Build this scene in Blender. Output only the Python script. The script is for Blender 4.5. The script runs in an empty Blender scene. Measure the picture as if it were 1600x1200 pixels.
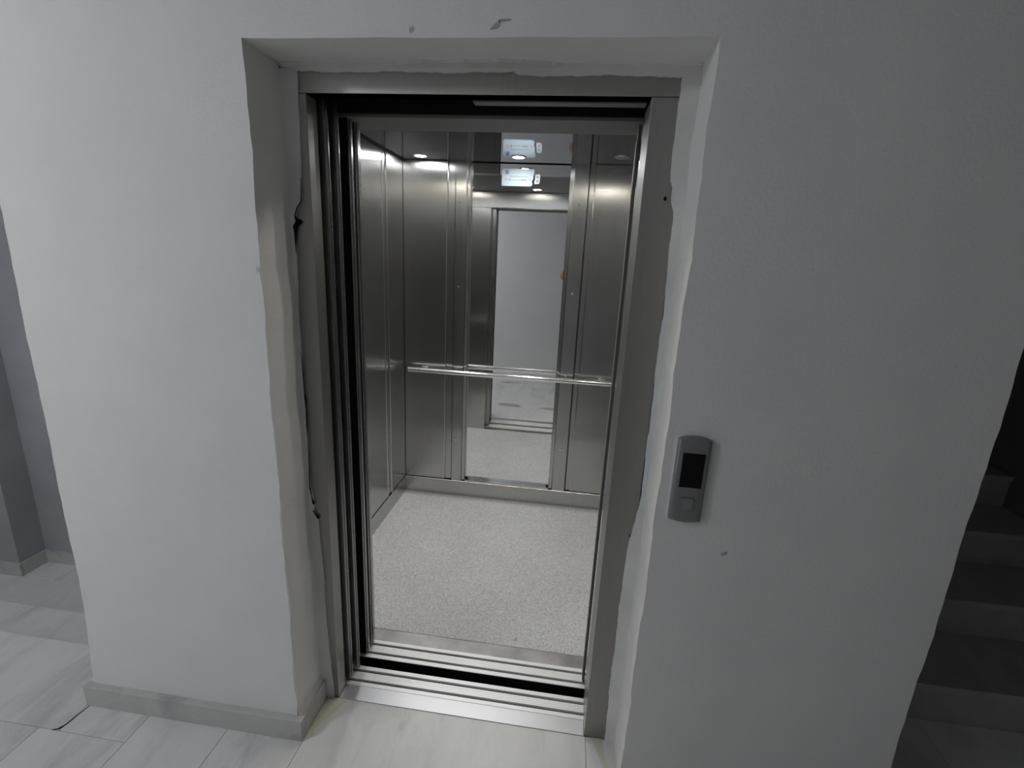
import bpy, bmesh, math, random
from mathutils import Vector, Matrix
random.seed(7)
SC = bpy.context.scene
COL = SC.collection

# ------------------------------------------------------------------ camera, world, light, exposure
CAM = Vector((0.8096, -1.2040, 1.6103))
YAW, PITCH, ROLL, FPX = 0.1168, -0.2580, 0.0479, 761.19
fw = Vector((-math.sin(YAW) * math.cos(PITCH), math.cos(YAW) * math.cos(PITCH), math.sin(PITCH)))
r0 = Vector((math.cos(YAW), math.sin(YAW), 0))
u0 = r0.cross(fw)
rt = math.cos(ROLL) * r0 + math.sin(ROLL) * u0
up = -math.sin(ROLL) * r0 + math.cos(ROLL) * u0
cd = bpy.data.cameras.new('camera')
cam = bpy.data.objects.new('camera', cd)
COL.objects.link(cam)
cam.matrix_world = Matrix(((rt.x, up.x, -fw.x, CAM.x), (rt.y, up.y, -fw.y, CAM.y), (rt.z, up.z, -fw.z, CAM.z), (0, 0, 0, 1)))
cd.sensor_width = 36
cd.lens = FPX * 36 / 1600
cd.clip_start = 0.005
SC.camera = cam

wd = bpy.data.worlds.new('world')
SC.world = wd
wd.use_nodes = True
wd.node_tree.nodes['Background'].inputs[0].default_value = (0.55, 0.62, 0.75, 1)
wd.node_tree.nodes['Background'].inputs[1].default_value = 0.01
SC.view_settings.view_transform = 'Standard'
SC.view_settings.look = 'None'
SC.view_settings.gamma = 1
SC.view_settings.use_curve_mapping = False
SC.view_settings.exposure = 0.0
SC.cycles.max_bounces = 14
SC.cycles.glossy_bounces = 10
SC.cycles.diffuse_bounces = 6
SC.cycles.sample_clamp_indirect = 4.0
SC.cycles.use_denoising = True
HALL_LAMP = 113.0        # emission strength of the hall's ceiling lamp
CAR_LAMP = 620.0        # emission strength of one downlight lens in the lift

# ------------------------------------------------------------------ dimensions (metres; x along the lift wall, y into the lift)
W, H = 1.068, 2.068            # plastered recess
FD = 0.158                     # front plane of the steel door frame
XL, XR, OH = 0.062, 0.961, 2.0  # clear opening
XA, XB = -0.745, 1.808         # ends of the lift wall
CL, CR, CB, CZ = -0.248, 1.148, 1.778, 2.124   # car: left, right, back, ceiling
CFY = 0.51                     # inner face of the car front
MY = 1.81                      # mirror glass
HALLB, HALLZ = -2.10, 2.62

# ------------------------------------------------------------------ materials
def nmat(name):
    m = bpy.data.materials.new(name)
    m.use_nodes = True
    nt = m.node_tree
    return m, nt, nt.nodes['Principled BSDF']

def N(nt, typ, **kw):
    n = nt.nodes.new(typ)
    for k, v in kw.items():
        setattr(n, k, v)
    return n

def plain(name, col, rough=0.5, metal=0.0, spec=0.5):
    m, nt, b = nmat(name)
    b.inputs['Base Color'].default_value = (*col, 1)
    b.inputs['Roughness'].default_value = rough
    b.inputs['Metallic'].default_value = metal
    b.inputs['Specular IOR Level'].default_value = spec
    return m

def ramp(nt, fac, stops):
    r = N(nt, 'ShaderNodeValToRGB')
    el = r.color_ramp.elements
    while len(el) < len(stops):
        el.new(0.5)
    for e, (p, c) in zip(el, stops):
        e.position = p
        e.color = (*c, 1)
    nt.links.new(fac, r.inputs[0])
    return r.outputs[0]

def noise(nt, vec, scale, detail=4, rough=0.55, mapping=None, offset=None):
    if mapping:
        mp = N(nt, 'ShaderNodeMapping')
        mp.inputs['Scale'].default_value = mapping
        nt.links.new(vec, mp.inputs[0])
        vec = mp.outputs[0]
    n = N(nt, 'ShaderNodeTexNoise')
    n.inputs['Scale'].default_value = scale
    n.inputs['Detail'].default_value = detail
    n.inputs['Roughness'].default_value = rough
    nt.links.new(vec, n.inputs['Vector'])
    return n.outputs['Fac']

def coords(nt):
    return N(nt, 'ShaderNodeTexCoord').outputs['Object']

def bump(nt, b, h, strength, dist=0.01):
    bp = N(nt, 'ShaderNodeBump')
    bp.inputs['Strength'].default_value = strength
    bp.inputs['Distance'].default_value = dist
    nt.links.new(h, bp.inputs['Height'])
    nt.links.new(bp.outputs[0], b.inputs['Normal'])

def plaster(name, a, c):
    m, nt, b = nmat(name)
    v = coords(nt)
    nt.links.new(ramp(nt, noise(nt, v, 3.0, 5), [(0.35, a), (0.65, c)]), b.inputs['Base Color'])
    b.inputs['Roughness'].default_value = 0.8
    b.inputs['Specular IOR Level'].default_value = 0.2
    bump(nt, b, noise(nt, v, 95, 3, 0.6), 0.22, 0.004)
    return m

def marble(name, base, vein, rough=0.3, stretch=(2.2, 0.9, 2.2)):
    m, nt, b = nmat(name)
    v = coords(nt)
    oi = N(nt, 'ShaderNodeObjectInfo')
    add = N(nt, 'ShaderNodeVectorMath', operation='ADD')
    sc = N(nt, 'ShaderNodeVectorMath', operation='SCALE')
    cmb = N(nt, 'ShaderNodeCombineXYZ')
    for i in range(3):
        nt.links.new(oi.outputs['Random'], cmb.inputs[i])
    nt.links.new(cmb.outputs[0], sc.inputs[0])
    sc.inputs['Scale'].default_value = 17.0
    nt.links.new(v, add.inputs[0])
    nt.links.new(sc.outputs[0], add.inputs[1])
    v2 = add.outputs[0]
    rot = N(nt, 'ShaderNodeMapping')
    rot.inputs['Rotation'].default_value = (0, 0, 0.35)
    rot.inputs['Scale'].default_value = stretch
    nt.links.new(v2, rot.inputs[0])
    n1 = N(nt, 'ShaderNodeTexNoise')
    n1.inputs['Scale'].default_value = 1.7
    n1.inputs['Detail'].default_value = 6
    n1.inputs['Roughness'].default_value = 0.62
    n1.inputs['Distortion'].default_value = 0.9
    nt.links.new(rot.outputs[0], n1.inputs['Vector'])
    c1 = ramp(nt, n1.outputs['Fac'], [(0.28, vein), (0.47, base), (0.60, base), (0.75, tuple(x * 0.88 for x in base))])
    n2 = noise(nt, rot.outputs[0], 3.4, 9, 0.68)
    c2 = ramp(nt, n2, [(0.34, (0.86, 0.86, 0.865)), (0.56, (1, 1, 1))])
    mx = N(nt, 'ShaderNodeMixRGB', blend_type='MULTIPLY')
    mx.inputs[0].default_value = 0.75
    nt.links.new(c1, mx.inputs[1])
    nt.links.new(c2, mx.inputs[2])
    nt.links.new(mx.outputs[0], b.inputs['Base Color'])
    b.inputs['Roughness'].default_value = rough
    return m

def steel(name, col, rough, streak=(60, 60, 0.6), var=0.10, bstr=0.0, smudge=0.0, aniso=0.0, metal=1.0):
    m, nt, b = nmat(name)
    v = coords(nt)
    n = noise(nt, v, 6.0, 3, 0.6, mapping=streak)
    b.inputs['Metallic'].default_value = metal
    if aniso:      # vertical grain: reflections smear sideways
        geo = N(nt, 'ShaderNodeNewGeometry')
        cr = N(nt, 'ShaderNodeVectorMath', operation='CROSS_PRODUCT')
        nt.links.new(geo.outputs['True Normal'], cr.inputs[0])
        cr.inputs[1].default_value = (0, 0, 1)
        nt.links.new(cr.outputs[0], b.inputs['Tangent'])
        b.inputs['Anisotropic'].default_value = aniso
    lo, hi = tuple(x * (1 - var) for x in col), tuple(min(1, x * (1 + var)) for x in col)
    nt.links.new(ramp(nt, n, [(0.3, lo), (0.7, hi)]), b.inputs['Base Color'])
    mr = N(nt, 'ShaderNodeMapRange')
    rv = min(0.2, var * 3)
    mr.inputs['To Min'].default_value = max(0.02, rough * (1 - rv))
    mr.inputs['To Max'].default_value = rough * (1 + rv)
    nt.links.new(n if smudge == 0 else noise(nt, v, 9.0, 4), mr.inputs[0])
    nt.links.new(mr.outputs[0], b.inputs['Roughness'])
    if bstr:
        bump(nt, b, n, bstr, 0.002)
    return m

M = {}
M['wall'] = plaster('wall_plaster', (0.76, 0.76, 0.755), (0.80, 0.80, 0.79))
M['patch'] = plaster('plaster_patch', (0.60, 0.60, 0.59), (0.72, 0.72, 0.71))
M['blue_paint'] = plaster('blue_paint', (0.58, 0.66, 0.70), (0.64, 0.69, 0.72))
M['ceiling'] = plaster('ceiling_paint', (0.68, 0.68, 0.68), (0.72, 0.72, 0.72))
M['marble'] = marble('marble_tile', (0.74, 0.74, 0.73), (0.50, 0.50, 0.51), 0.35)
M['marble_skirt'] = marble('marble_skirting', (0.52, 0.52, 0.50), (0.36, 0.36, 0.36), 0.4, (3, 3, 3))
M['marble_step_shaded'] = marble('marble_step_shaded', (0.45, 0.45, 0.445), (0.32, 0.32, 0.33), 0.4)  # same marble with the stairs' shade put into its colour
M['stairwell'] = plaster('stairwell_shade', (0.22, 0.22, 0.22), (0.26, 0.26, 0.26))  # darkened to paint in shade and cut bounce onto the stairs
M['well'] = plaster('stairwell_grey_shade', (0.33, 0.34, 0.36), (0.38, 0.39, 0.41))  # shade of the lower landing is put into this grey
M['galv'] = plain('galvanised', (0.20, 0.20, 0.20), 0.55, 0.3)
M['strip_grey'] = plain('strip_grey', (0.10, 0.098, 0.09), 0.5)
M['grout'] = plain('grout', (0.38, 0.37, 0.34), 0.9)
M['yellow_grout'] = plaster('yellow_grout', (0.60, 0.585, 0.48), (0.72, 0.71, 0.64))
M['floor_dirt'] = plaster('floor_dirt', (0.28, 0.27, 0.22), (0.60, 0.60, 0.57))
M['shaft'] = plain('shaft_concrete', (0.06, 0.06, 0.06), 0.9)
M['black'] = plain('black_rubber_and_shade', (0.008, 0.008, 0.008), 0.7, 0, 0.2)  # rubber parts, and black fill painting the shade inside gaps
M['crack'] = plain('crack_dark', (0.01, 0.01, 0.01), 0.9, 0, 0.1)
M['stain'] = plain('dirt_stain', (0.42, 0.44, 0.44), 0.9)
M['stain_light'] = plain('dirt_smudge', (0.60, 0.60, 0.59), 0.9)
M['frame'] = steel('frame_steel', (0.36, 0.355, 0.34), 0.42, var=0.05, aniso=0.5)
M['panel'] = steel('door_panel_steel', (0.40, 0.40, 0.40), 0.27, var=0.015, aniso=0.8)
M['car'] = steel('car_brushed_steel', (0.49, 0.49, 0.48), 0.22, var=0.05, aniso=0.85)
M['car_side'] = steel('car_side_steel', (0.49, 0.49, 0.48), 0.22, var=0.05, aniso=0.85)
M['ceil_steel'] = steel('polished_ceiling_steel', (0.40, 0.40, 0.44), 0.05, var=0.03)
M['alu'] = steel('sill_aluminium', (0.90, 0.90, 0.90), 0.42, streak=(0.6, 60, 60), var=0.05, metal=0.35)
M['plate'] = steel('threshold_plate', (0.58, 0.58, 0.59), 0.42, streak=(0.6, 60, 60), var=0.03)
M['dull'] = steel('dirty_steel_strip', (0.36, 0.35, 0.34), 0.45, streak=(1, 1, 1), var=0.3)
M['chrome'] = plain('chrome', (0.95, 0.95, 0.95), 0.17, 1.0)
M['mirror'] = plain('mirror_glass', (0.93, 0.94, 0.94), 0.0, 1.0)
M['panel_grey'] = plain('call_panel_grey', (0.24, 0.24, 0.245), 0.5, 0.3)
M['panel_button'] = plain('call_button_grey', (0.30, 0.30, 0.305), 0.4, 0.4)
M['display'] = plain('display_glass', (0.002, 0.002, 0.002), 0.25, 0, 0.3)
M['sticker'] = plain('sticker_paper', (0.14, 0.175, 0.185), 0.6)
M['sticker_white'] = plain('sticker_white', (0.82, 0.84, 0.84), 0.5)
M['tag_paper'] = plain('tag_paper', (0.20, 0.21, 0.21), 0.6)
M['ink_blue'] = plain('ink_blue', (0.05, 0.06, 0.12), 0.6)
M['ink_grey'] = plain('ink_grey', (0.07, 0.09, 0.10), 0.6)
M['ink_pink'] = plain('ink_pink', (0.16, 0.11, 0.125), 0.6)
M['gold'] = plain('foil_gold', (0.90, 0.86, 0.66), 0.35, 0.3)
M['skin'] = plain('skin', (0.42, 0.22, 0.14), 0.55)
M['shirt'] = plain('shirt_cloth', (0.05, 0.055, 0.06), 0.9)
M['trousers'] = plain('trouser_cloth', (0.03, 0.035, 0.05), 0.9)
M['hair'] = plain('hair', (0.012, 0.01, 0.008), 0.6)
M['shoe'] = plain('shoe_leather', (0.02, 0.02, 0.02), 0.5)
M['phone'] = plain('phone_glass', (0.02, 0.02, 0.025), 0.2)
M['ring'] = plain('downlight_ring', (0.62, 0.62, 0.62), 0.3, 1.0)
M['lens_off'] = plain('lens_off', (0.34, 0.34, 0.34), 0.4)
M['lamp_base'] = plain('lamp_base', (0.7, 0.7, 0.7), 0.5)

def emit(name, col, s):
    m = bpy.data.materials.new(name)
    m.use_nodes = True
    nt = m.node_tree
    nt.nodes.clear()
    e = N(nt, 'ShaderNodeEmission')
    e.inputs[0].default_value = (*col, 1)
    e.inputs[1].default_value = s
    o = N(nt, 'ShaderNodeOutputMaterial')
    nt.links.new(e.outputs[0], o.inputs[0])
    return m
M['lens_on'] = emit('downlight_lens', (0.97, 0.98, 1.0), CAR_LAMP)
M['lens_warm'] = emit('downlight_lens_warm', (1.0, 0.95, 0.82), CAR_LAMP * 0.45)
M['hall_glow'] = emit('hall_lamp_glass', (0.93, 0.95, 1.0), HALL_LAMP)

# vinyl floor: fine light and dark specks
def vinyl():
    m, nt, b = nmat('speckled_vinyl')
    v = coords(nt)
    vo = N(nt, 'ShaderNodeTexVoronoi')
    vo.inputs['Scale'].default_value = 240
    nt.links.new(v, vo.inputs['Vector'])
    bw = N(nt, 'ShaderNodeRGBToBW')
    nt.links.new(vo.outputs['Color'], bw.inputs[0])
    c = ramp(nt, bw.outputs[0], [(0.22, (0.43, 0.43, 0.425)), (0.38, (0.57, 0.57, 0.565)), (0.7, (0.63, 0.63, 0.625)), (0.85, (0.74, 0.74, 0.735))])
    d = ramp(nt, noise(nt, v, 2.5, 4), [(0.3, (0.90, 0.90, 0.90)), (0.6, (1, 1, 1))])
    mx = N(nt, 'ShaderNodeMixRGB', blend_type='MULTIPLY')
    mx.inputs[0].default_value = 1
    nt.links.new(c, mx.inputs[1])
    nt.links.new(d, mx.inputs[2])
    nt.links.new(mx.outputs[0], b.inputs['Base Color'])
    b.inputs['Roughness'].default_value = 0.6
    return m
M['vinyl'] = vinyl()

# ------------------------------------------------------------------ mesh helpers
def box(bm, x0, x1, y0, y1, z0, z1, bev=0.0, seg=1):
    vs = [bm.verts.new((x, y, z)) for x in (x0, x1) for y in (y0, y1) for z in (z0, z1)]
    fs = [bm.faces.new([vs[i] for i in f]) for f in ((0, 1, 3, 2), (4, 6, 7, 5), (0, 4, 5, 1), (2, 3, 7, 6), (0, 2, 6, 4), (1, 5, 7, 3))]
    if bev:
        es = set(e for f in fs for e in f.edges)
        bmesh.ops.bevel(bm, geom=list(es), offset=bev, segments=seg, affect='EDGES', profile=0.5)

def prism(bm, pts, axis, a, b):
    """outline pts (2-D) extruded along axis from a to b. axis 'y': pts=(x,z); 'x': pts=(y,z); 'z': pts=(x,y)"""
    def P(p, t):
        return {'y': (p[0], t, p[1]), 'x': (t, p[0], p[1]), 'z': (p[0], p[1], t)}[axis]
    va = [bm.verts.new(P(p, a)) for p in pts]
    vb = [bm.verts.new(P(p, b)) for p in pts]
    bm.faces.new(va)
    bm.faces.new(vb[::-1])
    n = len(pts)
    for i in range(n):
        j = (i + 1) % n
        bm.faces.new([va[i], vb[i], vb[j], va[j]])

def tube(bm, pts, r, n=16, caps=True):
    rings = []
    for i, p in enumerate(pts):
        p = Vector(p)
        d = (Vector(pts[min(i + 1, len(pts) - 1)]) - Vector(pts[max(i - 1, 0)])).normalized()
        a = d.cross(Vector((0, 0, 1)))
        if a.length < 0.01:
            a = d.cross(Vector((1, 0, 0)))
        a.normalize()
        b = d.cross(a)
        rr = r[i] if isinstance(r, (list, tuple)) else r
        rings.append([bm.verts.new(p + rr * (math.cos(t) * a + math.sin(t) * b)) for t in [2 * math.pi * k / n for k in range(n)]])
    for A, B in zip(rings, rings[1:]):
        for k in range(n):
            bm.faces.new([A[k], A[(k + 1) % n], B[(k + 1) % n], B[k]])
    if caps:
        bm.faces.new(rings[0][::-1])
        bm.faces.new(rings[-1])

def disc_stack(bm, c, prof, n=24):
    """lathe about z: prof = [(radius, dz)]"""
    rings = [[bm.verts.new((c[0] + r * math.cos(2 * math.pi * k / n), c[1] + r * math.sin(2 * math.pi * k / n), c[2] + dz)) for k in range(n)] for r, dz in prof]
    for A, B in zip(rings, rings[1:]):
        for k in range(n):
            bm.faces.new([A[k], A[(k + 1) % n], B[(k + 1) % n], B[k]])
    bm.faces.new(rings[0])
    bm.faces.new(rings[-1])

def obj(name, bm, mat, parent=None, smooth=False):
    bmesh.ops.recalc_face_normals(bm, faces=bm.faces[:])
    me = bpy.data.meshes.new(name)
    bm.to_mesh(me)
    bm.free()
    if smooth:
        for p in me.polygons:
            p.use_smooth = True
        try:
            me.set_sharp_from_angle(angle=math.radians(40))
        except Exception:
            pass
    me.materials.append(M[mat] if isinstance(mat, str) else mat)
    o = bpy.data.objects.new(name, me)
    COL.objects.link(o)
    if parent:
        o.parent = parent
        o.matrix_parent_inverse = Matrix.Translation(-parent.location)
    return o

def B(name, rect, mat, parent=None, bev=0.0, seg=1):
    bm = bmesh.new()
    box(bm, *rect, bev=bev, seg=seg)
    return obj(name, bm, mat, parent)

def empty(name, loc):
    o = bpy.data.objects.new(name, None)
    o.location = loc
    o.empty_display_size = 0.1
    COL.objects.link(o)
    return o

def tag(o, label=None, cat=None, group=None, kind=None):
    if label: o['label'] = label
    if cat: o['category'] = cat
    if group: o['group'] = group
    if kind: o['kind'] = kind
    return o

def struct(o, label=None, cat=None):
    return tag(o, label, cat, None, 'structure')

def jag(z, seed, amp):
    return amp * (math.sin(z * 23 + seed) * 0.5 + math.sin(z * 57 + seed * 2.3) * 0.3 + math.sin(z * 131 + seed * 3.1) * 0.25 + math.sin(z * 307 + seed) * 0.15)

# ------------------------------------------------------------------ lift wall with its plastered recess
bm = bmesh.new()
def grid_quad(bm, a, b, c, d, nu, nv, f=None):
    """quad a-b-c-d split nu x nv, f displaces a point"""
    a, b, c, d = map(Vector, (a, b, c, d))
    vs = []
    for i in range(nu + 1):
        row = []
        for j in range(nv + 1):
            s, t = i / nu, j / nv
            p = (a * (1 - s) + b * s) * (1 - t) + (d * (1 - s) + c * s) * t
            row.append(bm.verts.new(f(p) if f else p))
        vs.append(row)
    for i in range(nu):
        for j in range(nv):
            bm.faces.new([vs[i][j], vs[i + 1][j], vs[i + 1][j + 1], vs[i][j + 1]])

def wav(p):
    # hand-plastered edges: the corners wander by a few millimetres
    x, y, z = p
    if abs(x) < 0.01:
        x += jag(z * 0.6, 1.0, 0.004)
    if abs(x - W) < 0.01:
        x += jag(z * 0.6, 4.0, 0.004)
    if abs(x - XA) < 0.01:
        x += -0.035 * max(0, (0.45 - z) / 0.45) ** 1.5 + jag(z * 0.5, 2.0, 0.004)
    if abs(x - XB) < 0.01:
        x += jag(z * 0.5, 6.0, 0.004)
    if abs(z - H) < 0.005:
        z += jag(x * 0.7, 3.0, 0.0012)
    return Vector((x, y, z))
SW = 0.30     # wall thickness at the doorway
# front faces
grid_quad(bm, (XA, 0, 0), (0, 0, 0), (0, 0, H), (XA, 0, H), 1, 60, wav)
grid_quad(bm, (XA, 0, H), (0, 0, H), (0, 0, HALLZ), (XA, 0, HALLZ), 1, 1, wav)
grid_quad(bm, (0, 0, H), (W, 0, H), (W, 0, HALLZ), (0, 0, HALLZ), 40, 1, wav)
grid_quad(bm, (W, 0, H), (XB, 0, H), (XB, 0, HALLZ), (W, 0, HALLZ), 1, 1, wav)
grid_quad(bm, (W, 0, 0), (XB, 0, 0), (XB, 0, H), (W, 0, H), 1, 60, wav)
# reveals and soffit
grid_quad(bm, (0, 0, 0), (0, SW, 0), (0, SW, H), (0, 0, H), 1, 60, wav)
grid_quad(bm, (W, 0, 0), (W, SW, 0), (W, SW, H), (W, 0, H), 1, 60, wav)
grid_quad(bm, (0, 0, H), (W, 0, H), (W, SW, H), (0, SW, H), 40, 1, wav)
# outer ends of the wall
grid_quad(bm, (XA, 0, 0), (XA, 2.2, 0), (XA, 2.2, HALLZ), (XA, 0, HALLZ), 1, 60, wav)
grid_quad(bm, (XA, 0, -0.6), (XA, 2.2, -0.6), (XA, 2.2, 0), (XA, 0, 0), 1, 1)
grid_quad(bm, (XB, 0, 0), (XB, 2.2, 0), (XB, 2.2, HALLZ), (XB, 0, HALLZ), 1, 60, wav)
bmesh.ops.remove_doubles(bm, verts=bm.verts[:], dist=0.0004)
wall_front = struct(obj('wall_front', bm, 'wall'), 'rough white plastered wall with the recessed elevator doorway', 'wall')

# lining of the shaft behind the wall
bm = bmesh.new()
for r in ((-0.72, -0.01, SW, SW + .02, -0.6, HALLZ), (1.08, 1.79, SW, SW + .02, -0.6, HALLZ), (-0.72, -0.70, SW, 2.1, -0.6, HALLZ), (1.77, 1.79, SW, 2.1, -0.6, HALLZ),
          (-0.72, 1.79, 2.1, 2.12, -0.6, HALLZ), (-0.72, 1.79, 0, 2.1, HALLZ - .02, HALLZ), (-0.72, 1.79, 0.16, 2.1, -0.62, -0.6)):
    box(bm, *r)
struct(obj('wall_shaft', bm, 'shaft'), 'dark lining of the elevator shaft', 'wall')

# ragged plaster laid over the edges of the steel frame: parts of the wall
def ragged_strip(name, edge, inner, y0, y1, mat, vertical=True):
    """edge = list of (t, e): ragged border; inner = straight border, t along the strip"""
    bm = bmesh.new()
    pts = [(e, t) for t, e in edge] + [(inner, edge[-1][0]), (inner, edge[0][0])] if vertical else [(t, e) for t, e in edge] + [(edge[-1][0], inner), (edge[0][0], inner)]
    n = len(edge)
    fr = [bm.verts.new((p[0], y0, p[1])) for p in pts[:n]]
    bk = [bm.verts.new((p[0], y1, p[1])) for p in pts[:n]]
    inn = [bm.verts.new((inner, y0 - 0.006, t) if vertical else (t, y0 - 0.006, inner)) for t, e in edge]
    for i in range(n - 1):
        bm.faces.new([inn[i], inn[i + 1], fr[i + 1], fr[i]])
        bm.faces.new([fr[i], fr[i + 1], bk[i + 1], bk[i]])
    return obj(name, bm, mat, wall_front)

zs = [i * 2.055 / 150 for i in range(151)]
def lerp(tab, t):
    for (a, va), (b, vb) in zip(tab, tab[1:]):
        if a <= t <= b:
            return va + (vb - va) * (t - a) / (b - a)
    return tab[0][1] if t < tab[0][0] else tab[-1][1]
LEDGE = [(0, .044), (.05, .045), (.29, .034), (.55, .032), (.74, .026), (.75, .012), (.80, .014), (.85, .004), (.92, .006), (1.0, .008), (1.28, .005), (1.39, .002), (1.49, .008), (1.6, .009), (1.66, .008), (1.69, .013), (1.72, .026), (1.74, .035), (1.79, .038), (1.9, .040), (2.06, .044)]
ragged_strip('plaster_edge', [(z, lerp(LEDGE, z) + jag(z, 2, .0018)) for z in zs], -0.004, FD - 0.005, FD + 0.002, 'patch')
REDGE = [(0, 1.034), (.12, 1.030), (.30, 1.028), (.55, 1.029), (.70, 1.029), (.76, 1.033), (.86, 1.046), (.92, 1.051), (1.0, 1.053), (1.2, 1.051), (1.35, 1.050), (1.50, 1.050), (1.68, 1.046), (1.74, 1.044), (1.76, 1.034), (1.80, 1.034), (1.805, 1.026), (1.92, 1.026), (2.06, 1.024)]
ragged_strip('plaster_edge', [(z, lerp(REDGE, z) + jag(z, 5, .0025)) for z in zs], W + 0.004, FD - 0.005, FD + 0.002, 'patch')
xs = [i * W / 90 for i in range(91)]
ragged_strip('plaster_edge', [(x, 2.050 + jag(x, 7, .003) - (0.006 if x > .62 else 0)) for x in xs], H + 0.004, FD - 0.006, FD + 0.002, 'patch', vertical=False)
# soffit filler with a wandering front edge
bm = bmesh.new()
prev = None
for x in xs:
    y = 0.135 + 0.018 * math.sin(x * 9) + jag(x, 9, .008)
    a, b_, c = bm.verts.new((x, y, H + .002)), bm.verts.new((x, y + .004, H - 0.006)), bm.verts.new((x, FD, H - 0.010))
    if prev:
        bm.faces.new([prev[0], a, b_, prev[1]])
        bm.faces.new([prev[1], b_, c, prev[2]])
    prev = (a, b_, c)
obj('plaster_filler', bm, 'patch', wall_front)
# dark cracks between plaster and frame
def crack(pts, y, name='crack', mat='crack'):
    bm = bmesh.new()
    prev = None
    for x, z, w in pts:
        a = bm.verts.new((x - w / 2, y, z))
        b_ = bm.verts.new((x + w / 2, y, z))
        if prev:
            bm.faces.new([prev[0], prev[1], b_, a])
        prev = (a, b_)
    return obj(name, bm, mat, wall_front)
cy = FD - 0.0065
crack([(.037, 1.79, .0015), (.035, 1.73, .003), (.022, 1.713, .004), (.013, 1.69, .004), (.015, 1.683, .006), (.024, 1.677, .018), (.020, 1.668, .018), (.010, 1.662, .019), (.012, 1.652, .010), (.010, 1.615, .004), (.010, 1.59, .002), (.012, 1.585, .001)], cy)
crack([(.005, 1.30, .001), (.006, 1.27, .003), (.007, 1.18, .003), (.009, 1.15, .006), (.009, 1.12, .003), (.009, 1.07, .005), (.009, 1.01, .002), (.007, .92, .003), (.004, .85, .003), (.004, .845, .007), (.010, .81, .004), (.014, .795, .010), (.014, .788, .002)], cy)
crack([(.008, .768, .004), (.014, .762, .006), (.022, .75, .006), (.027, .742, .012), (.028, .738, .003)], cy)
# hairline along the outer corner of the recess
pts = []
for i in range(90):
    z = 0.1 + i * 1.45 / 89
    pts.append((wav((0, 0, z)).x - 0.002 + jag(z, 11, .001), z, 0.0012 + 0.0010 * max(0, math.sin(z * 37)) * (z < 1.0)))
crack(pts, -0.0006, 'hairline_crack', 'stain')
# chips, holes and smudges
def blob(name, cx, cz, rx, rz, y, mat, seed, ang=0.0):
    bm = bmesh.new()
    vs = []
    rnd = random.Random(seed)
    for k in range(14):
        t = 2 * math.pi * k / 14
        q = 0.7 + 0.5 * rnd.random()
        dx, dz = rx * q * math.cos(t), rz * q * math.sin(t)
        vs.append(bm.verts.new((cx + dx * math.cos(ang) - dz * math.sin(ang), y, cz + dx * math.sin(ang) + dz * math.cos(ang))))
    bm.faces.new(vs)
    return obj(name, bm, mat, wall_front)
blob('stain', .596, 2.090, .014, .005, -0.001, 'stain', 1, 0.6)
blob('stain', .613, 2.100, .014, .003, -0.001, 'stain', 2, 0.1)
blob('stain', .406, 2.084, .005, .007, -0.001, 'stain', 3, -0.5)
blob('stain', 1.258, .872, .010, .006, -0.001, 'stain', 4, 0.6)
blob('hole', 1.020, 1.768, .004, .006, FD - 0.0012, 'crack', 6)
blob('hole', 1.034, .80, .002, .007, FD - 0.0012, 'crack', 7)
blob('chip', -.010, 1.545, .005, .009, -0.001, 'stain_light', 8)
for z0, z1, w in ((1.755, 1.80, .007), (1.53, 1.58, .006), (1.40, 1.46, .006), (1.16, 1.31, .007), (.93, 1.13, .010), (.86, .92, .006), (.20, .42, .004)):
    bm = bmesh.new()
    prev = None
    for k in range(25):
        z = z0 + (z1 - z0) * k / 24
        t = math.sin(math.pi * k / 24) ** 0.5
        e = lerp(REDGE, z) + jag(z, 5, .0025)
        inn = W + .004
        w_ = w * t * (0.8 + 0.2 * math.sin(z * 90)) + .0003
        q = w_ / (inn - e)
        a = bm.verts.new((e - .0004, FD - .0060, z))
        b_ = bm.verts.new((e + w_, FD - .0060 - .006 * q, z))
        if prev:
            bm.faces.new([prev[0], prev[1], b_, a])
        prev = (a, b_)
    obj('paint_patch', bm, 'blue_paint', wall_front)

# ------------------------------------------------------------------ floor of the hall: marble slabs over a bed
bm = bmesh.new()
box(bm, -2.8, 3.05, HALLB, 0.0, -0.08, -0.012)
box(bm, -2.8, XA, 0.0, 0.205, -0.08, -0.012)
box(bm, 0.0, W, 0.0, FD, -0.08, -0.012)
box(bm, XB, 3.05, 0.0, 0.44, -0.08, -0.012)
floor = struct(obj('floor', bm, 'grout'), 'white marble tiled floor of the hall in front of the elevator', 'floor')
tiles = []
for x0, x1 in ((-2.8, -2.2), (-2.2, -1.5), (-1.5, -.79)):
    tiles.append((x0, x1, -.118, .215))
for y0, y1 in ((-.72, -.118), (-1.32, -.72), (HALLB, -1.32)):
    for x0, x1 in ((-2.8, -2.1), (-2.1, -1.45), (-1.45, -.865)):
        tiles.append((x0, x1, y0, y1))
tiles += [(-.865, -.545, -.9, -.118), (-.79, -.545, -.118, 0.0), (-.545, -.25, -.62, 0.0), (-.25, .02, -.9, 0.0), (.02, .967, -.62, FD), (.967, W, -.05, FD),
          (.967, 1.27, -.9, -.05), (W, 1.27, -.05, 0.0), (1.27, 1.55, -.62, 0.0), (1.55, XB, -.9, 0.0)]
for x0, x1, ye in ((-.865, -.545, -.9), (-.545, -.25, -.62), (-.25, .02, -.9), (.02, .967, -.62), (.967, 1.27, -.9), (1.27, 1.55, -.62), (1.55, XB, -.9)):
    tiles.append((x0, x1, -1.45, ye))
    tiles.append((x0, x1, HALLB, -1.45))
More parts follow.
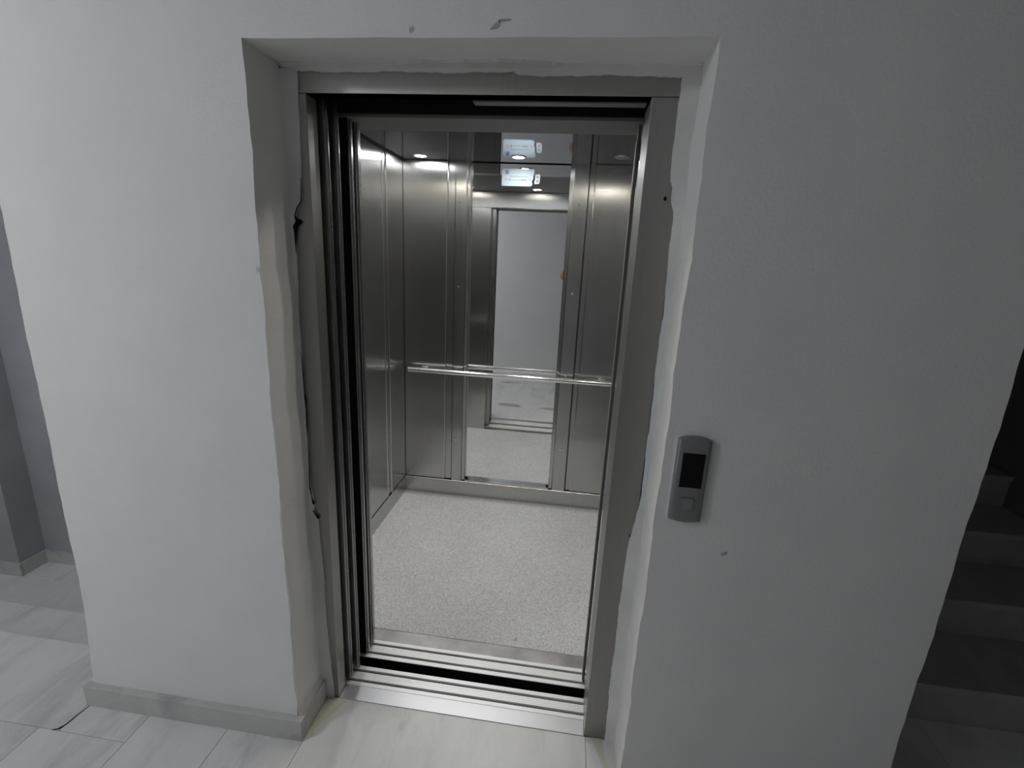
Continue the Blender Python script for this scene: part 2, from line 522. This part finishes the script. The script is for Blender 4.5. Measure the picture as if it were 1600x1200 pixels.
for x0, x1 in ((XB, 2.2), (2.2, 2.62), (2.62, 3.05)):
    tiles.append((x0, x1, -.3, .44))
    tiles.append((x0, x1, -1.1, -.3))
    tiles.append((x0, x1, HALLB, -1.1))
for x0, x1, y0, y1 in tiles:
    g = 0.0008
    B('tile', (x0 + g, x1 - g, y0 + g, y1 - g, -0.012, 0.0), 'marble', floor, bev=0.0006)
# open joint, broken corner and yellowish grout remains
bm = bmesh.new()
for (x, y, w), (x2, y2, w2) in zip(((-.779, -.022, .003), (-.785, -.06, .004), (-.789, -.095, .006), (-.797, -.112, .010)), ((-.785, -.06, .004), (-.789, -.095, .006), (-.797, -.112, .010), (-.812, -.120, .012))):
    bm.faces.new([bm.verts.new(q) for q in ((x - w / 2, y, .0006), (x + w / 2, y, .0006), (x2 + w2 / 2, y2, .0006), (x2 - w2 / 2, y2, .0006))])
obj('open_joint', bm, 'crack', floor)
def floor_blob(name, pts, mat, z=0.0008):
    bm = bmesh.new()
    bm.faces.new([bm.verts.new((x, y, z)) for x, y in pts])
    return obj(name, bm, mat, floor)
floor_blob('grout_smear', [(.021, -.03), (.035, .01), (.05, .06), (.085, .13), (.10, .157), (.022, .157)], 'yellow_grout')
floor_blob('grout_smear', [(.985, .157), (1.0, .12), (1.02, .06), (1.035, .0), (1.06, .0), (1.03, .09), (1.022, .157)], 'yellow_grout')
floor_blob('dirt_patch', [(.05, -.30), (.12, -.27), (.30, -.26), (.33, -.30), (.28, -.36), (.15, -.39), (.06, -.36)], 'floor_dirt')
floor_blob('dirt_patch', [(.50, -.28), (.62, -.25), (.78, -.25), (.80, -.32), (.60, -.34)], 'floor_dirt')
floor_blob('dirt_patch', [(-.05, -1.28), (.10, -1.25), (.22, -1.29), (.18, -1.36), (.0, -1.36)], 'floor_dirt')
floor_blob('grout_smear', [(-.02, -.022), (.012, -.022), (.05, .01), (.03, .02), (.021, -.01)], 'yellow_grout', .0006)

# baseboard on the left pier, returning into the recess
HB = 0.083
bm = bmesh.new()
box(bm, XA - .045, .022, -.022, .004, 0, HB, bev=.0012)
base = struct(obj('baseboard_front', bm, 'marble_skirt'), 'grey marble skirting along the foot of the white wall, beside the elevator', 'baseboard')
B('return_piece', (-.004, .021, .0045, FD - .004, 0, HB), 'marble_skirt', base, bev=.0012)
bm = bmesh.new()
prism(bm, [(-.002, HB), (.012, HB), (.006, HB + .012), (-.002, HB + .03)], 'y', .0, FD - .004)
obj('plaster_filler', bm, 'patch', base)

# ------------------------------------------------------------------ other walls and ceiling
def swall(name, rect, label, mat='wall'):
    return struct(B(name, rect, mat), label, 'wall')
swall('wall_back', (-2.8, 3.05, HALLB - .1, HALLB, 0, HALLZ), 'plain white wall of the hall seen in the elevator mirror')
swall('wall_left', (-2.9, -2.8, HALLB, .885, -.6, HALLZ), 'white wall at the far end of the hall past the descending steps')
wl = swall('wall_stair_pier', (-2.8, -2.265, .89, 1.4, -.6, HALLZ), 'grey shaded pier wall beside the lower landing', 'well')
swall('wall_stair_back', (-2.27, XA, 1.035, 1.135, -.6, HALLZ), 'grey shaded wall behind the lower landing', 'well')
swall('wall_right', (3.05, 3.15, HALLB, 5.0, 0, 4.2), 'shade-darkened wall on the far side of the upward stairs', 'stairwell')
swall('wall_stair_end', (XB, 3.05, 5.0, 5.1, 0, 4.2), 'shade-darkened wall at the top of the upward stairs', 'stairwell')
swall('wall_stair_inner', (XB - .1, XB, 2.2, 5.0, 0, 4.2), 'shade-darkened wall along the inner side of the upward stairs', 'stairwell')
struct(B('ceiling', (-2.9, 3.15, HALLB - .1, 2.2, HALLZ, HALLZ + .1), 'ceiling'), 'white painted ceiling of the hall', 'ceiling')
struct(B('ceiling_stair', (XB - .1, 3.15, 2.2, 5.1, 4.2, 4.3), 'stairwell'), 'shade-darkened ceiling over the stairs', 'ceiling')
b2 = struct(B('baseboard_stair', (-2.264, -2.25, .892, 1.034, -.33, -.25), 'marble_skirt'), 'dark stone skirting in the corner of the lower landing', 'baseboard')
B('return_piece', (-2.249, XA - .01, 1.020, 1.034, -.33, -.25), 'marble_skirt', b2)
B('front_piece', (-2.8, -2.25, .876, .889, -.33, -.25), 'marble_skirt', b2)

# ------------------------------------------------------------------ stairs: up on the right, down on the left
st = struct(empty('staircase', (2.43, .44, 0)), 'shade-darkened marble stairs climbing beside the elevator wall', 'stairs')
RISE, GO = 0.165, 0.300
for k in range(12):
    y = .44 + GO * k
    z = RISE * (k + 1)
    s = B('riser', (XB + .002, 3.048, y, y + .03, z - RISE - .03, z - .03), 'marble_step_shaded', st)
    B('tread', (XB + .002, 3.048, y - .012, y + GO + .02, z - .03, z), 'marble_step_shaded', st, bev=.003)
dn = struct(empty('stair_descent', (-1.7, .21, -.33)), 'pale marble steps going down to a landing behind the wall', 'stairs')
B('riser', (-2.798, XA - .05, .195, .207, -.165, -.013), 'marble_step_shaded', dn)
B('tread', (-2.798, XA - .01, .190, .530, -.195, -.165), 'marble', dn, bev=.003)
B('riser', (-2.798, XA - .01, .505, .520, -.33, -.196), 'marble_step_shaded', dn)
B('landing', (-2.798, XA - .01, .500, .884, -.36, -.33), 'marble', dn, bev=.002)
B('landing', (-2.262, XA - .01, .886, 1.033, -.36, -.33), 'marble', dn, bev=.002)

# ------------------------------------------------------------------ elevator door frame at the landing
df = tag(empty('elevator_door_frame', (.51, FD, 0)), 'brushed steel elevator door frame set in the plastered recess', 'door frame')
B('jamb', (-.02, XL, FD, .212, 0, OH), 'frame', df, bev=.001)
B('slot_shade', (-.02, .030, .2125, .231, .004, OH), 'black', df)  # black fill paints the dark interior of the door slots
B('slot_shade', (-.02, .040, .2560, .2770, .004, OH), 'black', df)
B('jamb', (XR, 1.05, FD, .30, 0, OH), 'frame', df, bev=.001)
hd = B('header', (-.02, 1.05, FD, .205, OH + .001, 2.10), 'frame', df, bev=.001)
B('cover_strip', (.50, XR - .004, .222, .256, OH + .002, OH + .020), 'galv', hd, bev=.001)
B('header_cavity', (-.25, 1.05, .205, .345, 2.06, 2.10), 'black', df)
B('header_cavity_back', (-.25, 1.05, .335, .345, 2.0, 2.06), 'black', df)
# threshold: bright plate, then the grooved sill of the landing
th = tag(empty('threshold_plate', (.51, FD, 0)), 'shiny steel threshold plate between marble floor and grooved sill', 'threshold')
B('plate', (XL + .0005, XR - .0005, FD - .002, .2165, -.03, .003), 'plate', th, bev=.001)
def sill(name, x0, x1, y0, y1, grooves, label, loc):
    s = tag(empty(name, loc), label, 'door sill')
    ys = [y0] + [v for g in grooves for v in (g - .0055, g + .0055)] + [y1]
    for i in range(0, len(ys), 2):
        a, b_ = ys[i], ys[i + 1]
        r = B('rail', (x0, x1, a, b_, -.008, .003), 'alu', s, bev=.0008)
        n = 4 if b_ - a > .025 else 1
        for k in range(1, n):
            yy = a + (b_ - a) * k / n
            B('rib', (x0 + .001, x1 - .001, yy - .0008, yy + .0008, .0025, .0036), 'alu', r)
    B('groove_bed', (x0, x1, y0 + .001, y1 - .001, -.034, -.008), 'black', s)
    B('sill_gap_shade', (x0, x1, y0 - .0015, y0 - .0002, -.12, .0015), 'black', s)  # black sheet paints the sill front as the shade of the gap
    return s
sill('landing_sill', -.5, XR + .003, .217, .307, (.240, .284), 'grooved aluminium landing sill, nearest the marble floor', (.4, .26, 0))
sill('car_sill', -.44, .975, .351, .444, (.376, .421), 'grooved aluminium car sill, against the speckled floor', (.4, .40, 0))

def door_panel(name, x, y0, y1, z1, label, w=.46):
    o = tag(empty(name, (x - w / 2, (y0 + y1) / 2, .008)), label, 'door panel', None)
    B('skin', (x - w, x, y0, y1, .010, z1), 'panel', o, bev=.0015)
    B('edge_lip', (x - .0005, x + .0035, y0 + .010, y1 - .010, .012, z1 - .01), 'panel', o)
    if y0 > .35 and y0 < .4:
        B('gap_shade_strip', (x - .09, x - .001, y0 - .003, y0 - .0002, .012, z1 - .01), 'black', o)  # black strip paints the shaded gap in front of the car door
    for q in (.10, .36):
        B('guide_shoe', (x - q - .03, x - q, (y0 + y1) / 2 - .003, (y0 + y1) / 2 + .003, -.018, .010), 'black', o)
    return o
door_panel('landing_door_panel', .073, .2315, .2555, 2.03, 'open steel landing door panel nearest the frame, seen edge on')
door_panel('landing_door_panel', .082, .2775, .3005, 2.03, 'second open steel landing door panel, next to the black gap')
door_panel('car_door_panel', .082, .361, .392, 2.02, 'open steel car door panel just past the black gap')
door_panel('car_door_panel', .084, .405, .438, 2.02, 'open steel car door panel nearest the car interior')
lc = tag(empty('light_curtain', (.961, .39, 0)), 'thin dark upright safety strip standing in the car sill, in front of the steel corner', 'safety strip')
B('strip', (.9570, .9650, .378, .406, .004, 1.99), 'strip_grey', lc, bev=.001)
B('bracket', (.9665, .985, .380, .404, 1.90, 1.95), 'frame', lc)
B('lens_cover', (.9550, .9560, .380, .404, .02, 1.95), 'panel_grey', lc)

# ------------------------------------------------------------------ elevator car
car = tag(empty('elevator_car', ((CL + CR) / 2, 1.15, 0)), 'brushed stainless steel elevator car standing open behind the doorway', 'elevator')
cf = B('car_floor', (CL, CR, CFY, CB + .03, -.03, .003), 'vinyl', car)
B('floor_edge_strip', (-.05, .985, .4445, CFY - .0015, -.03, .002), 'dull', car)
ce = B('car_ceiling', (CL - .02, CR + .02, CFY - .03, CB + .05, CZ, CZ + .02), 'ceil_steel', car)
B('header_soffit', (CL, CR, .445, CFY, 1.993, 1.9965), 'galv', car)
B('car_header', (CL, CR, .445, CFY, 1.997, CZ - .001), 'car', car, bev=.001)
B('car_header_front', (CL, CR, .351, .4445, 1.993, 2.06), 'galv', car)
B('front_return', (CL, .055, .445, CFY, .0, 1.992), 'car', car, bev=.0015)
B('front_return', (.980, CR, .445, CFY, .0, 1.992), 'car', car, bev=.0015)
B('ceiling_gap_shade', (CL, CL + .003, CFY, CB, CZ - .009, CZ - .0005), 'black', car)  # black strip paints the shadow line between side wall and ceiling
# left side wall: three folded panels, kick plate below
KP = .112
for y0, y1 in ((CFY + .002, .92), (.923, 1.455), (1.512, CB)):
    B('side_panel', (CL - .03, CL, y0, y1, KP - .02, CZ), 'car_side', car, bev=.003, seg=3)
B('side_batten', (CL - .03, CL - .004, 1.455, 1.512, KP - .02, CZ), 'car', car, bev=.0012)
B('kick_plate', (CL - .03, CL + .004, CFY + .002, CB - .002, .0, KP), 'car', car, bev=.001)
for y0, y1 in ((CFY + .002, .92), (.923, 1.455), (1.512, CB)):
    B('side_panel', (CR, CR + .03, y0, y1, KP - .02, CZ), 'car_side', car, bev=.003, seg=3)
B('side_batten', (CR + .004, CR + .03, 1.455, 1.512, KP - .02, CZ), 'car', car, bev=.0012)
B('kick_plate', (CR - .004, CR + .03, CFY + .002, CB - .002, .0, KP), 'car', car, bev=.001)
# back wall: plain panels at the corners, battens, screwed columns beside the mirror
B('back_panel', (CL, .023, CB, CB + .03, KP - .02, CZ), 'car', car, bev=.004, seg=3)
B('back_panel', (.878, CR, CB, CB + .03, KP - .02, CZ), 'car', car, bev=.004, seg=3)
for x0, x1 in ((.025, .0705), (.8455, .876)):
    bm = bmesh.new()
    prism(bm, [(x0, CB + .001), (x0 + .004, CB + .006), (x1 - .002, CB + .006), (x1, CB + .02), (x1, CB + .035), (x0, CB + .035)], 'z', KP, CZ)
    obj('back_batten', bm, 'car', car)
for sx, sy in ((.024, CB - .0008), (.877, CB - .0008), (CL + .0008, 1.4535), (CL + .0008, 1.5135), (CR - .0008, 1.4535), (CR - .0008, 1.5135)):
    bm = bmesh.new()
    tube(bm, [(sx, sy, KP), (sx, sy, CZ - .001)], .0019, 8)
    obj('seam_highlight_bead', bm, 'chrome', car, smooth=True)  # beads added so the seams catch bright highlight lines
B('back_wall_core', (CL - .03, CR + .03, CB + .036, CB + .06, 0, CZ), 'shaft', car)
for x0, x1, scr in ((.0735, .165, (.100, (1.90, 1.41, .90, .41))), (.735, .8425, (.797, (1.905, 1.404, .90, .405)))):
    bm = bmesh.new()
    s = 1 if x0 < .4 else -1
    if s > 0:
        out = [(x0, CB + .03), (x0, CB - .004), (x0 + .003, CB - .007), (x1 - .026, CB - .007), (x1 - .020, CB + .002), (x1 - .004, CB + .006), (x1, CB + .012), (x1, CB + .034)]
    else:
        out = [(x1, CB + .03), (x1, CB - .004), (x1 - .003, CB - .007), (x0 + .026, CB - .007), (x0 + .020, CB + .002), (x0 + .004, CB + .006), (x0, CB + .012), (x0, CB + .034)]
    prism(bm, out, 'z', KP, CZ)
    c = obj('back_column', bm, 'car', car)
    for z in scr[1]:
        bm = bmesh.new()
        tube(bm, [(scr[0], CB - .006, z), (scr[0], CB - .0095, z), (scr[0], CB - .0108, z)], [.0075, .0065, .002], 14)
        obj('screw', bm, 'chrome', c, smooth=True)
sk = B('kick_plate', (CL + .004, CR - .004, CB - .010, CB + .03, .0, KP), 'car', car, bev=.001)
B('ledge', (.165, .735, CB - .004, MY - .001, KP + .0005, KP + .006), 'chrome', sk)

mir = tag(empty('wall_mirror', (.45, MY, KP)), 'tall frameless mirror in the middle of the elevator back wall', 'mirror')
B('glass', (.160, .740, MY, MY + .004, KP + .004, CZ - .002), 'mirror', mir)
B('top_clip', (.160, .740, MY - .003, MY, CZ - .0045, CZ - .001), 'black', mir)
B('corner_clip', (.166, .182, MY - .006, MY - .0005, KP + .007, KP + .014), 'black', mir)
B('corner_clip', (.718, .734, MY - .006, MY - .0005, KP + .007, KP + .014), 'black', mir)

# handrail on the back wall
hr = tag(empty('handrail', (.46, 1.74, .88)), 'polished chrome handrail across the elevator back wall', 'handrail')
bm = bmesh.new()
tube(bm, [(-.195, 1.71, .880), (1.120, 1.71, .882)], .0155, 24)
rail = obj('rail', bm, 'chrome', hr, smooth=True)
for x in (-.195, 1.120):
    bm = bmesh.new()
    s = -1 if x < 0 else 1
    tube(bm, [(x, 1.71, .881), (x + s * .004, 1.71, .881), (x + s * .007, 1.71, .881)], [.0165, .0165, .012], 20)
    obj('end_cap', bm, 'chrome', rail, smooth=True)
for x in (-.112, 1.017):
    bm = bmesh.new()
    tube(bm, [(x, 1.71, .876), (x, 1.745, .874), (x, CB, .880)], .008, 12)
    br = obj('bracket', bm, 'chrome', hr, smooth=True)
    bm = bmesh.new()
    tube(bm, [(x, CB - .001, .880), (x, CB - .005, .880), (x, CB - .007, .880)], [.024, .024, .018], 20)
    obj('rosette', bm, 'chrome', br, smooth=True)

# downlights in the car ceiling: back row and front row
def downlight(x, y, on, label):
    d = tag(empty('recessed_downlight', (x, y, CZ)), label, 'ceiling light', 'downlights in the elevator ceiling')
    bm = bmesh.new()
    n = 28
    prof = [(.030, -.0005), (.031, -.004), (.040, -.004), (.043, -.0005)]
    rings = [[bm.verts.new((x + r * math.cos(2 * math.pi * k / n), y + r * math.sin(2 * math.pi * k / n), CZ + dz)) for k in range(n)] for r, dz in prof]
    for A, C in zip(rings, rings[1:]):
        for k in range(n):
            bm.faces.new([A[k], A[(k + 1) % n], C[(k + 1) % n], C[k]])
    obj('ring', bm, 'ring', d, smooth=True)
    bm = bmesh.new()
    disc_stack(bm, (x, y, CZ), [(.030, -.0006), (.030, -.002), (.020, -.0035)], n)
    obj('lens', bm, {0: 'lens_off', 1: 'lens_on', 2: 'lens_warm'}[int(on)], d)
    return d
downlight(-.100, 1.653, True, 'lit downlight in the elevator ceiling near the far side corner')
downlight(.454, 1.625, True, 'lit downlight in the elevator ceiling above the mirror')
downlight(.998, 1.570, False, 'unlit downlight in the elevator ceiling above the handrail end')
downlight(-.100, .70, 2, 'warm lit downlight near the elevator doors, above the open door panels')
downlight(.454, .70, 2, 'warm lit downlight near the elevator doors, above the middle of the sill')
downlight(.998, .70, 2, 'warm lit downlight near the elevator doors, above the safety strip')

# stickers at the top of the mirror
def print_quad(parent, name, x0, x1, z0, z1, mat, y):
    return B(name, (x0, x1, y - .0004, y, z0, z1), mat, parent)
ys_ = MY - .0012
bm = bmesh.new()
out = [(.339, 2.004), (.345, 2.000), (.505, 2.001), (.517, 2.006), (.519, 2.018), (.514, 2.026), (.524, 2.045), (.521, 2.060), (.527, 2.075), (.527, 2.094), (.342, 2.094), (.338, 2.088)]
prism(bm, out, 'y', ys_, MY - .0002)
sg = tag(obj('notice_sticker', bm, 'sticker'), 'pale blue notice sticker with small print at the top of the mirror', 'sticker')
print_quad(sg, 'blue_square', .358, .378, 2.064, 2.086, 'ink_blue', ys_)
print_quad(sg, 'print_line', .385, .492, 2.050, 2.054, 'ink_grey', ys_)
print_quad(sg, 'print_line', .398, .452, 2.031, 2.035, 'ink_grey', ys_)
print_quad(sg, 'print_line', .452, .484, 2.030, 2.039, 'ink_grey', ys_)
print_quad(sg, 'dark_mark', .380, .392, 2.028, 2.040, 'ink_grey', ys_)
for cx in (.366, .502):
    bm = bmesh.new()
    tube(bm, [(cx, ys_, 2.036), (cx, ys_ - .0004, 2.036)], .008, 16)
    obj('round_mark', bm, 'ink_pink', sg)
bm = bmesh.new()
prism(bm, [(.530, 2.014), (.556, 2.016), (.561, 2.026), (.562, 2.064), (.558, 2.068), (.534, 2.066), (.533, 2.040), (.529, 2.028)], 'y', ys_, MY - .0002)
sg2 = tag(obj('notice_tag', bm, 'tag_paper'), 'small white sticker beside the pale blue notice on the mirror', 'sticker')
for z in (2.030, 2.052):
    bm = bmesh.new()
    tube(bm, [(.547, ys_, z), (.547, ys_ - .0004, z)], .007, 14)
    obj('round_mark', bm, 'ink_grey', sg2)

# foil scrap on the car floor
bm = bmesh.new()
vv = [bm.verts.new(q) for q in ((.660, .548, .0035), (.672, .544, .008), (.681, .552, .004), (.676, .562, .010), (.664, .560, .0045), (.670, .553, .013))]
for f in ((0, 1, 5), (1, 2, 5), (2, 3, 5), (3, 4, 5), (4, 0, 5)):
    bm.faces.new([vv[i] for i in f])
tag(obj('foil_scrap', bm, 'gold'), 'tiny crumpled gold foil scrap lying on the speckled floor', 'litter')

# ------------------------------------------------------------------ call panel on the right of the doorway
cp = tag(empty('call_panel', (1.139, 0, 1.075)), 'grey elevator call panel with dark display on the white wall', 'call panel')
bm = bmesh.new()
x0, x1 = 1.098, 1.180
pts = []
for k in range(13):
    t = k / 12
    pts.append((x1 + (x0 - x1) * t, 1.186 + .008 * (1 - (2 * t - 1) ** 2)))
for k in range(13):
    t = k / 12
    pts.append((x0 + (x1 - x0) * t, .962 - .006 * (1 - (2 * t - 1) ** 2)))
# cushion profile: depth grows from the rim to the middle
cx, cz = (x0 + x1) / 2, 1.075
rings = []
for sc_, y in ((1.0, -.0002), (1.0, -.008), (.965, -.0125), (.88, -.015)):
    rings.append([bm.verts.new((cx + (px - cx) * sc_, y, cz + (pz - cz) * (1 - (1 - sc_) * .45))) for px, pz in pts])
n = len(pts)
for A, C in zip(rings, rings[1:]):
    for k in range(n):
        bm.faces.new([A[k], A[(k + 1) % n], C[(k + 1) % n], C[k]])
bm.faces.new(rings[-1])
obj('body', bm, 'panel_grey', cp, smooth=True)
B('display', (1.112, 1.167, -.0165, -.0145, 1.057, 1.151), 'display', cp, bev=.0008)
bt = B('button', (1.1215, 1.1545, -.0185, -.0145, .995, 1.028), 'panel_button', cp, bev=.002, seg=2)
for r in ((1.1215, 1.1545, -.0192, -.018, 1.0255, 1.028), (1.1215, 1.1545, -.0192, -.018, .995, .9975), (1.1215, 1.124, -.0192, -.018, .9975, 1.0255)):
    B('rim', r, 'panel_grey', bt)
bm = bmesh.new()
prism(bm, [(x0 - .004, .956), (x1 + .004, .956), (x1 + .004, 1.190), (x0 - .004, 1.190)], 'y', -.0015, -.0001)
obj('back_plate', bm, 'sticker_white', cp)

# ------------------------------------------------------------------ hall ceiling lamp
LX, LY = -1.60, -1.40
hl = tag(empty('hall_ceiling_lamp', (LX, LY, HALLZ)), 'round glowing glass lamp on the hall ceiling', 'ceiling lamp')
bm = bmesh.new()
disc_stack(bm, (LX, LY, HALLZ), [(.13, -.0005), (.135, -.02), (.125, -.03)], 32)
obj('base', bm, 'lamp_base', hl)
bm = bmesh.new()
disc_stack(bm, (LX, LY, HALLZ), [(.115, -.0305), (.118, -.06), (.10, -.09), (.06, -.11), (.02, -.115)], 32)
obj('glass', bm, 'hall_glow', hl, smooth=True)

# ------------------------------------------------------------------ person holding the phone (seen in the mirror as an elbow)
def skin_obj(name, verts, edges, radii, mat, parent, root=0, sub=2):
    me = bpy.data.meshes.new(name)
    me.from_pydata(verts, edges, [])
    o = bpy.data.objects.new(name, me)
    COL.objects.link(o)
    md = o.modifiers.new('skin', 'SKIN')
    md.use_smooth_shade = True
    for i, r in enumerate(radii):
        sv = me.skin_vertices[0].data[i]
        sv.radius = r if isinstance(r, tuple) else (r, r)
        sv.use_root = (i == root)
    ss = o.modifiers.new('sub', 'SUBSURF')
    ss.levels = sub
    ss.render_levels = sub
    me.materials.append(M[mat])
    if parent:
        o.parent = parent
        o.matrix_parent_inverse = Matrix.Translation(-parent.location)
    return o

PX, PY = 1.00, -1.60
pr = tag(empty('person', (PX, PY, 0)), 'person in dark clothes with bare elbow, holding up a phone, reflected at the mirror edge', 'person')
V, E_, R_ = [], [], []
def av(p, r, frm=None):
    V.append(p); R_.append(r)
    if frm is not None: E_.append((frm, len(V) - 1))
    return len(V) - 1
pel = av((PX, PY, .93), (.118, .09))
ab = av((PX, PY - .005, 1.12), (.105, .080), pel)
ch = av((PX, PY, 1.30), (.128, .095), ab)
nk0 = av((PX, PY + .0, 1.43), (.075, .065), ch)
nk = av((PX, PY + .015, 1.49), .052, nk0)
jaw = av((PX - .01, PY + .035, 1.555), (.058, .068), nk)
hd_ = av((PX - .01, PY + .03, 1.635), (.072, .090), jaw)
top = av((PX - .01, PY + .02, 1.70), (.055, .070), hd_)
def hand(wrist_i, palm, side, grip):
    pm = av(palm, (.030, .018), wrist_i)
    for dz, ln in ((.030, .85), (.010, 1.0), (-.010, .95), (-.030, .78)):
        k1 = av((palm[0] + grip * .018, palm[1] + .030 * ln, palm[2] + dz), .0085, pm)
        k2 = av((palm[0] + grip * .034, palm[1] + .044 * ln, palm[2] + dz * 1.05), .008, k1)
        av((palm[0] + grip * .050 * ln, palm[1] + .040, palm[2] + dz * 1.05), .007, k2)
    t1 = av((palm[0] + grip * .020, palm[1] - .012, palm[2] + .040), .0105, pm)
    av((palm[0] + grip * .045, palm[1] - .008, palm[2] + .044), .009, t1)
# left arm: elbow out to the side
sl = av((PX - .165, PY + .01, 1.385), .062, ch)
el = av((.640, -1.40, 1.375), .043, sl)
fl = av((.690, -1.33, 1.455), .040, el)
wl_ = av((.752, -1.268, 1.545), .026, fl)
hand(wl_, (.768, -1.262, 1.590), -1, 1)
# right arm
sr = av((PX + .165, PY + .01, 1.385), .062, ch)
er = av((1.20, -1.42, 1.26), .043, sr)
fr_ = av((1.12, -1.34, 1.38), .040, er)
wr = av((.985, -1.268, 1.545), .026, fr_)
hand(wr, (.962, -1.262, 1.590), 1, -1)
# legs
for s in (-1, 1):
    hp = av((PX + s * .085, PY, .86), .085, pel)
    kn = av((PX + s * .10, PY + .015, .48), .055, hp)
    ank = av((PX + s * .105, PY - .01, .09), .036, kn)
    av((PX + s * .115, PY + .10, .03), .028, ank)
skin_obj('body', V, E_, R_, 'skin', pr)
# face: nose, eyes, mouth, ears
def ball(name, c, r, mat, parent, n=12):
    bm = bmesh.new()
    bmesh.ops.create_uvsphere(bm, u_segments=n, v_segments=n, radius=1)
    for v in bm.verts:
        v.co = Vector((c[0] + v.co.x * r[0], c[1] + v.co.y * r[1], c[2] + v.co.z * r[2]))
    return obj(name, bm, mat, parent, smooth=True)
hx, hy = PX - .01, PY + .03
ball('nose', (hx, hy + .088, 1.605), (.012, .020, .022), 'skin', pr)
for s in (-1, 1):
    ball('eye', (hx + s * .030, hy + .076, 1.632), (.012, .008, .007), 'sticker_white', pr)
    ball('ear', (hx + s * .071, hy - .005, 1.615), (.010, .018, .030), 'skin', pr)
ball('mouth', (hx, hy + .080, 1.565), (.022, .008, .006), 'ink_pink', pr)
ball('hair', (hx, hy - .018, 1.672), (.082, .095, .075), 'hair', pr, 20)
# shirt with short sleeves
skin_obj('shirt', [(PX, PY, .92), (PX, PY - .005, 1.12), (PX, PY, 1.30), (PX, PY, 1.425), (PX - .165, PY + .01, 1.388), (PX - .24, PY + .08, 1.384), (PX + .165, PY + .01, 1.388), (PX + .18, PY + .08, 1.34), (PX, PY, .80)],
         [(0, 1), (1, 2), (2, 3), (2, 4), (4, 5), (2, 6), (6, 7), (0, 8)], [(.172, .130), (.165, .124), (.172, .128), (.085, .075), .078, .070, .078, .070, (.165, .125)], 'shirt', pr)
tv, te, tr = [(PX, PY, .93), (PX, PY, 1.04)], [(0, 1)], [(.148, .110), (.138, .104)]
for s in (-1, 1):
    b0 = len(tv)
    tv += [(PX + s * .088, PY, .84), (PX + s * .10, PY + .015, .48), (PX + s * .105, PY - .005, .06)]
    tr += [.100, .074, .058]
    te += [(0, b0), (b0, b0 + 1), (b0 + 1, b0 + 2)]
skin_obj('trousers', tv, te, tr, 'trousers', pr)
for s in (-1, 1):
    skin_obj('shoe', [(PX + s * .105, PY - .05, .045), (PX + s * .108, PY + .03, .045), (PX + s * .118, PY + .14, .036)], [(0, 1), (1, 2)], [.042, .044, .034], 'shoe', pr)

ph = tag(empty('phone', (.865, -1.232, 1.6)), 'dark smartphone held up level in front of the person', 'phone')
B('body', (.785, .945, -1.236, -1.2285, 1.563, 1.638), 'phone', ph, bev=.003, seg=2)
B('screen', (.789, .941, -1.2366, -1.2361, 1.567, 1.634), 'display', ph)
bm = bmesh.new()
tube(bm, [(.8096, -1.2285, 1.6103), (.8096, -1.2265, 1.6103)], .008, 20)
obj('camera_lens', bm, 'display', ph)
